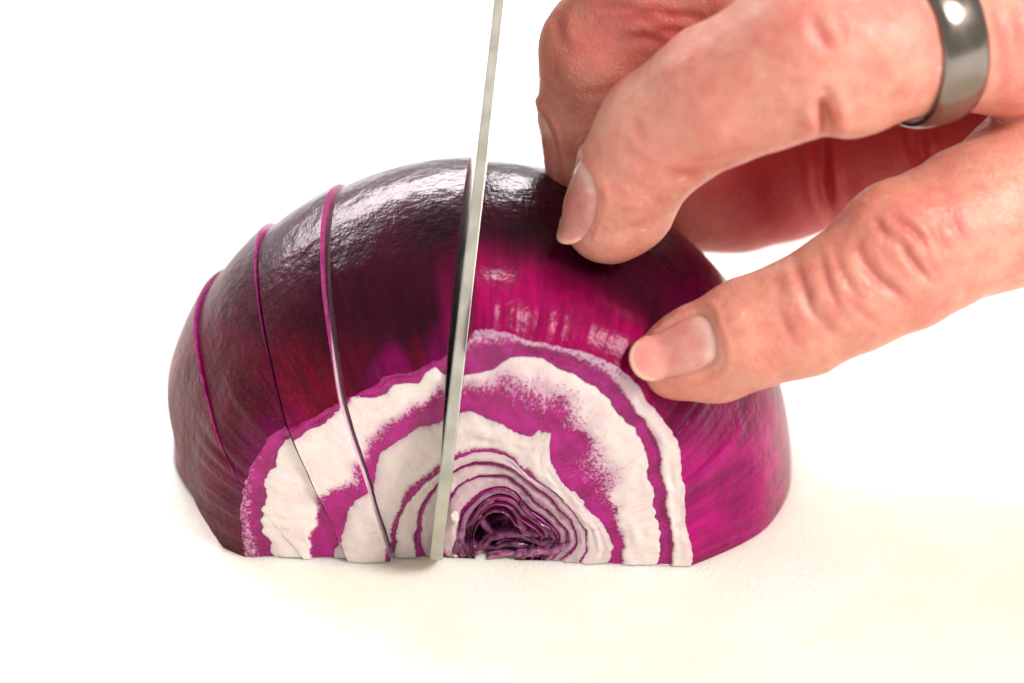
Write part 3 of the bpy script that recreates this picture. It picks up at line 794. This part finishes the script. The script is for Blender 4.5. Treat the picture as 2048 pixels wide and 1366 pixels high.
def crease(fid, pts, width, depth, red=.35, lip=.35):
    """a fold of the skin along a line on one finger; width in cm"""
    sel = np.where((FID == fid) & (facing > -0.05))[0]
    if not len(sel): return
    p = np.stack([PX[sel], PY[sel]], 1) / 158.0; q = np.array(pts) / 158.0
    # densify with smooth interpolation
    s = np.r_[0, np.cumsum(np.linalg.norm(np.diff(q, axis=0), axis=1))]; L_ = s[-1]
    t = np.linspace(0, L_, 40); qx = np.interp(t, s, q[:, 0]); qy = np.interp(t, s, q[:, 1])
    for _ in range(6):
        qx[1:-1] = (qx[:-2] + 2 * qx[1:-1] + qx[2:]) / 4; qy[1:-1] = (qy[:-2] + 2 * qy[1:-1] + qy[2:]) / 4
    dd = np.full(len(sel), 9.0); tt = np.zeros(len(sel))
    for k in range(40):
        d_ = np.hypot(p[:, 0] - qx[k], p[:, 1] - qy[k]); m_ = d_ < dd; dd[m_] = d_[m_]; tt[m_] = k / 39
    width = width * 1.3; depth = depth * .8; red = red * .7
    env = np.sin(np.clip(tt, 0.03, .97) * math.pi) ** .9
    g = np.exp(-(dd / width) ** 2); l2 = np.exp(-((dd - width * 2.0) / (width * 1.1)) ** 2)
    wgt = np.clip(facing[sel] * 2 + .25, 0, 1)
    disp[sel] += (-depth * g + depth * lip * l2) * env * wgt
    redn[sel] += red * g * env
r6 = lambda L_: [(1200 + a / 2.415, 400 + b_ / 2.415) for a, b_ in L_]
r5 = lambda L_: [(1400 + a / 2.44, b_ / 2.44) for a, b_ in L_]
# little finger: knuckle nearest the tip, then the middle knuckle
crease(0, r6([(930,280),(960,360),(990,440),(1020,530),(1080,610)]), .05, .055, .55)
crease(0, r6([(1050,240),(1085,340),(1110,430),(1180,560)]), .045, .035, .4)
crease(0, r6([(1120,190),(1160,330),(1210,420),(1290,540)]), .045, .03, .35)
crease(0, r6([(1230,170),(1270,290),(1330,370),(1420,440),(1520,500)]), .055, .06, .5)
crease(0, r6([(1160,430),(1230,520),(1330,590),(1400,610)]), .04, .028, .3)
crease(0, r6([(1370,60),(1440,90),(1510,140),(1560,200),(1580,260)]), .05, .055, .45)
crease(0, r6([(1390,180),(1460,210),(1500,280),(1560,350),(1640,420)]), .05, .065, .5)
crease(0, r6([(1320,60),(1350,130),(1400,180)]), .045, .045, .4)
crease(0, r6([(1600,100),(1650,200),(1700,280)]), .05, .035, .35)
crease(0, r6([(1680,60),(1740,150),(1780,220)]), .05, .025, .3)
crease(0, r6([(1560,260),(1620,330),(1660,400)]), .04, .03, .3)
crease(0, r6([(860,500),(890,600),(950,690)]), .05, .025, .35)
crease(0, r6([(1050,520),(1090,600),(1160,680)]), .05, .022, .3)
crease(0, r6([(840,340),(870,420),(860,500)]), .05, .018, .3)
# ring finger: inner bend beside the ring
crease(1, [(1656,275),(1655,252),(1652,228),(1644,190)], .075, .22, .3, .5)
crease(1, r5([(520,20),(560,120),(610,210),(660,270)]), .08, .04, .5)
crease(1, r5([(680,0),(710,90),(750,180),(800,250)]), .08, .03, .35)
crease(1, r5([(600,420),(640,470),(690,520)]), .05, .03, .2)
crease(1, [(1415,392),(1440,360),(1480,345),(1520,322)], .05, .02, .15)
crease(1, [(1400,372),(1382,350),(1350,345),(1320,355)], .05, .02, .25)
crease(1, [(1268,225),(1275,260),(1300,300)], .06, .02, .3)
crease(1, [(1240,270),(1262,300),(1290,330)], .06, .018, .3)
crease(1, [(1820,140),(1800,190),(1770,225)], .06, .03, .3)
# base of the ring finger
crease(1, [(1985,0),(2000,60),(2010,120),(1995,175)], .07, .05, .5)
crease(1, [(2035,0),(2040,60),(2045,120)], .07, .04, .4)
# middle finger wrinkles over the top knuckle
for k, (x0, y0_) in enumerate([(1240,10),(1275,35),(1310,22),(1340,60),(1290,75),(1370,30)]):
    crease(2, [(x0 - 50, y0_ + 6), (x0, y0_), (x0 + 55, y0_ + 14)], .05, .03, .3)
crease(2, [(1110,20),(1120,55),(1128,100)], .06, .03, .3)
crease(2, [(1105,110),(1118,160),(1140,200)], .05, .02, .2)
crease(2, [(1150,190),(1200,185),(1240,170)], .05, .02, .2)
# thumb joints
crease(4, [(1640,230),(1641,300),(1645,380),(1665,440),(1680,480)], .06, .13, .5)
crease(4, [(1652,240),(1655,330),(1668,400)], .04, .05, .3)
crease(4, [(1850,200),(1838,260),(1845,320),(1870,380)], .06, .12, .5)
crease(4, [(1812,200),(1815,270),(1830,340)], .05, .07, .4)
# general softness of the flesh
sn = vnoise(P[:, 0] * 1.6, P[:, 1] * 1.6, P[:, 2] * 1.6, 5) - .5
sn2 = vnoise(P[:, 0] * 5, P[:, 1] * 5, P[:, 2] * 5, 6) - .5
disp += sn * .06 + sn2 * .014
# redness where blood shows: knuckles and tips; the thumb's red also paints its shade
for (px, py, d, r, a) in ((1345,720,-1.2,.5,.10),(1800,460,-1.9,.9,.25),(1500,240,-2.5,.8,.20),(1420,150,-2.6,.5,.22),(1320,300,-2.0,.5,.15),(1300,60,-.8,1.2,.45),(1640,40,-3,.6,.25),(2000,120,-1.5,.7,.35),(1620,350,2.4,1.6,.45),(1850,300,2.2,1.6,.45)):
    redn += a * np.exp(-((P - at_d(px, py, d)) ** 2).sum(1) / r ** 2)
redn = np.clip(redn + .62 * (FID == 4) + .10 * (FID == 2), 0, 1)  # extra red over the whole thumb puts its shadow into the colour

# nails: a frame on each finger tip (centre, axis to the tip, outward normal, half length, half width)
def nail_frame(base, tip, nrm):
    a = tip - base; a /= np.linalg.norm(a); n = nrm - a * (nrm @ a); n /= np.linalg.norm(n); return a, n, np.cross(a, n)
toCam = -FV
NAILS = []
def add_nail(cpx, cpy, cd, base_px, tip_px, base_d, tip_d, nrm, hl, hw, rad):
    c0 = at_d(cpx, cpy, cd)
    a, n, b_ = nail_frame(at_d(*base_px, base_d), at_d(*tip_px, tip_d), nrm)
    NAILS.append((c0, a, n, b_, hl, hw, rad))
# centre given is a point on the finger axis below the middle of the nail
add_nail(1370, 706, -1.1, (1440, 676), (1280, 738), -1.2, -1.0, toCam * 1.0 + UV * .22, .56, .40, .56)
add_nail(1226, 412, -.92, (1270, 330), (1206, 470), -1.15, -.7, toCam * .62 - XV * .80 + UV * .25, .53, .45, .62)
add_nail(1180, 292, .7, (1180, 215), (1180, 345), .5, .85, -XV * 1.0 + toCam * .25, .55, .40, .62)
def nail_local(Q, nl):
    c0, a, n, b_, hl, hw, rad = nl
    d = Q - c0; return d @ a, np.arctan2(d @ b_, d @ n) * rad, d @ n
for nl in NAILS:
    s_, t_, h_ = nail_local(P, nl); hl, hw = nl[4], nl[5]
    front = h_ > -.1
    e = ((np.abs(s_) / hl) ** 3 + (np.abs(t_) / hw) ** 3) ** (1 / 3.0)
    near = front & (np.linalg.norm(P - nl[0], axis=1) < 1.3)
    inside = (1 - sstep(.86, 1.0, e)) * near
    rim = np.exp(-((e - 1.16) / .10) ** 2) * near * (1 - sstep(hl * .35, hl * .8, s_))
    disp += -.045 * inside + .028 * rim
    disp *= 1 - .0 * inside
    redn += .30 * rim * .7
P2 = P + NO * disp[:, None]
me2.vertices.foreach_set('co', (P2 * K).ravel()); me2.update()
me2.polygons.foreach_set('use_smooth', [True] * len(me2.polygons))
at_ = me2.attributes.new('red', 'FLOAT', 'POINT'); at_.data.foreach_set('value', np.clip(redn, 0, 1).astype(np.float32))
hroot = empty('hand', tuple(np.array([9.0, 3.0, 0.0])))
tag(hroot, "left hand with fingertips pressed on the onion and a metal band on the ring finger", 'hand')
me2.materials.clear()
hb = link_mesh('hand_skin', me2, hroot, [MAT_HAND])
hb.location = -hroot.location
bpy.context.view_layer.update()
bvh = BVHTree.FromPolygons([tuple(v) for v in P2], [tuple(p.vertices) for p in me2.polygons])
for nl in NAILS:
    c0, a, n, b_, hl, hw, rad = nl
    na, nb_ = 34, 30
    top = np.zeros((na + 1, nb_ + 1, 3)); nrm_ = np.zeros_like(top); nlv = np.zeros((na + 1, nb_ + 1))
    for i in range(na + 1):
        for j in range(nb_ + 1):
            u_ = 2 * i / na - 1; w = 2 * j / nb_ - 1
            # square to rounded square
            f_ = 1 / max((abs(u_) ** 2.4 + abs(w) ** 2.4) ** (1 / 2.4), 1e-6) * max(abs(u_), abs(w)) if (u_ or w) else 1
            s_ = u_ * f_ * hl * (1.0); t_ = w * f_ * hw * (.93 + .07 * u_)
            s_ += .05 * (u_ > 0) * u_ * (1 - w * w)
            ang = t_ / rad
            dr = n * math.cos(ang) + b_ * math.sin(ang)
            org = c0 + a * s_ + dr * 3
            hit = bvh.ray_cast(Vector(org), Vector(-dr))
            q0 = np.array(hit[0]) if hit[0] is not None else c0 + a * s_ + dr * rad * .9
            r_ = (q0 - c0 - a * s_) @ dr
            if (r_ < rad * .72 or r_ > rad * 1.4): r_ = rad * .93
            top[i, j] = (s_, ang, r_); nlv[i, j] = (u_ + 1) / 2
    Rr = top[..., 2]
    for _ in range(30):
        Rp = np.pad(Rr, 1, mode='edge'); Rr = (Rp[:-2, 1:-1] + Rp[2:, 1:-1] + Rp[1:-1, :-2] + Rp[1:-1, 2:] + Rp[1:-1, 1:-1]) / 5
    T = np.zeros((na + 1, nb_ + 1, 3)); B = np.zeros_like(T)
    for i in range(na + 1):
        for j in range(nb_ + 1):
            s_, ang, _r = top[i, j]; dr = n * math.cos(ang) + b_ * math.sin(ang)
            e_ = max(abs(2 * i / na - 1), abs(2 * j / nb_ - 1))
            lift = .040 - .030 * max(0, e_ - .75) / .25
            if i > na * .8: lift = .040 - .01 * (abs(2 * j / nb_ - 1) > .9)
            T[i, j] = c0 + a * s_ + dr * (Rr[i, j] + lift); B[i, j] = c0 + a * s_ + dr * (Rr[i, j] - .02)
    V = np.vstack([T.reshape(-1, 3), B.reshape(-1, 3)]); W_ = nb_ + 1; N1 = (na + 1) * W_
    Fc = []
    for i in range(na):
        for j in range(nb_):
            q0 = i * W_ + j; Fc.append((q0, q0 + 1, q0 + W_ + 1, q0 + W_)); Fc.append((N1 + q0, N1 + q0 + W_, N1 + q0 + W_ + 1, N1 + q0 + 1))
    bd = [j for j in range(W_)] + [i * W_ + nb_ for i in range(1, na + 1)] + [na * W_ + j for j in range(nb_ - 1, -1, -1)] + [i * W_ for i in range(na - 1, 0, -1)]
    for q0, q1 in zip(bd, bd[1:] + bd[:1]): Fc.append((q1, q0, N1 + q0, N1 + q1))
    me = mesh_cm('fingernail', V - np.array(hroot.location) / K, Fc)
    bb = bmesh.new(); bb.from_mesh(me); bmesh.ops.recalc_face_normals(bb, faces=bb.faces); bb.to_mesh(me); bb.free()
    att = me.attributes.new('nl', 'FLOAT', 'POINT'); att.data.foreach_set('value', np.r_[nlv.ravel(), nlv.ravel()].astype(np.float32))
    link_mesh('fingernail', me, hroot, [MAT_NAIL])

# ------------------------------------------------------------------ finger ring
def build_ring():
    a0 = at_d(1740, 95, -1.95); a1 = at_d(2010, 62, -1.25)
    c0 = at_d(1838, 76, -1.72)
    ax = (a1 - a0); ax /= np.linalg.norm(ax)
    ax = ax + UV * .10 + toCam * -.05; ax /= np.linalg.norm(ax)
    e1 = np.cross(ax, [0, 0, 1.0]); e1 /= np.linalg.norm(e1); e2 = np.cross(ax, e1)
    w = .33; rin = .935; th = .17
    prof = [(-w, 0), (-w, .09), (-w * .93, .125), (-w * .7, .152), (-w * .35, .168), (0, .172), (w * .35, .168), (w * .7, .152), (w * .93, .125), (w, .09), (w, 0), (w * .8, -.015), (0, -.02), (-w * .8, -.015)]
    V, Fc = [], []; n = 160; m = len(prof)
    for k in range(n):
        a = 2 * math.pi * k / n; d = e1 * math.cos(a) + e2 * math.sin(a)
        for s, h in prof: V.append(ax * s + d * (rin + h))
    for k in range(n):
        for j in range(m):
            k2 = (k + 1) % n; j2 = (j + 1) % m
            Fc.append((k * m + j, k * m + j2, k2 * m + j2, k2 * m + j))
    me = mesh_cm('finger_ring', V, Fc); bb = bmesh.new(); bb.from_mesh(me); bmesh.ops.recalc_face_normals(bb, faces=bb.faces); bb.to_mesh(me); bb.free()
    o = link_mesh('finger_ring', me, None, [MAT_RING]); o.location = Vector(c0 * K)
    tag(o, 'plain polished metal band worn on the ring finger', 'ring')
build_ring()
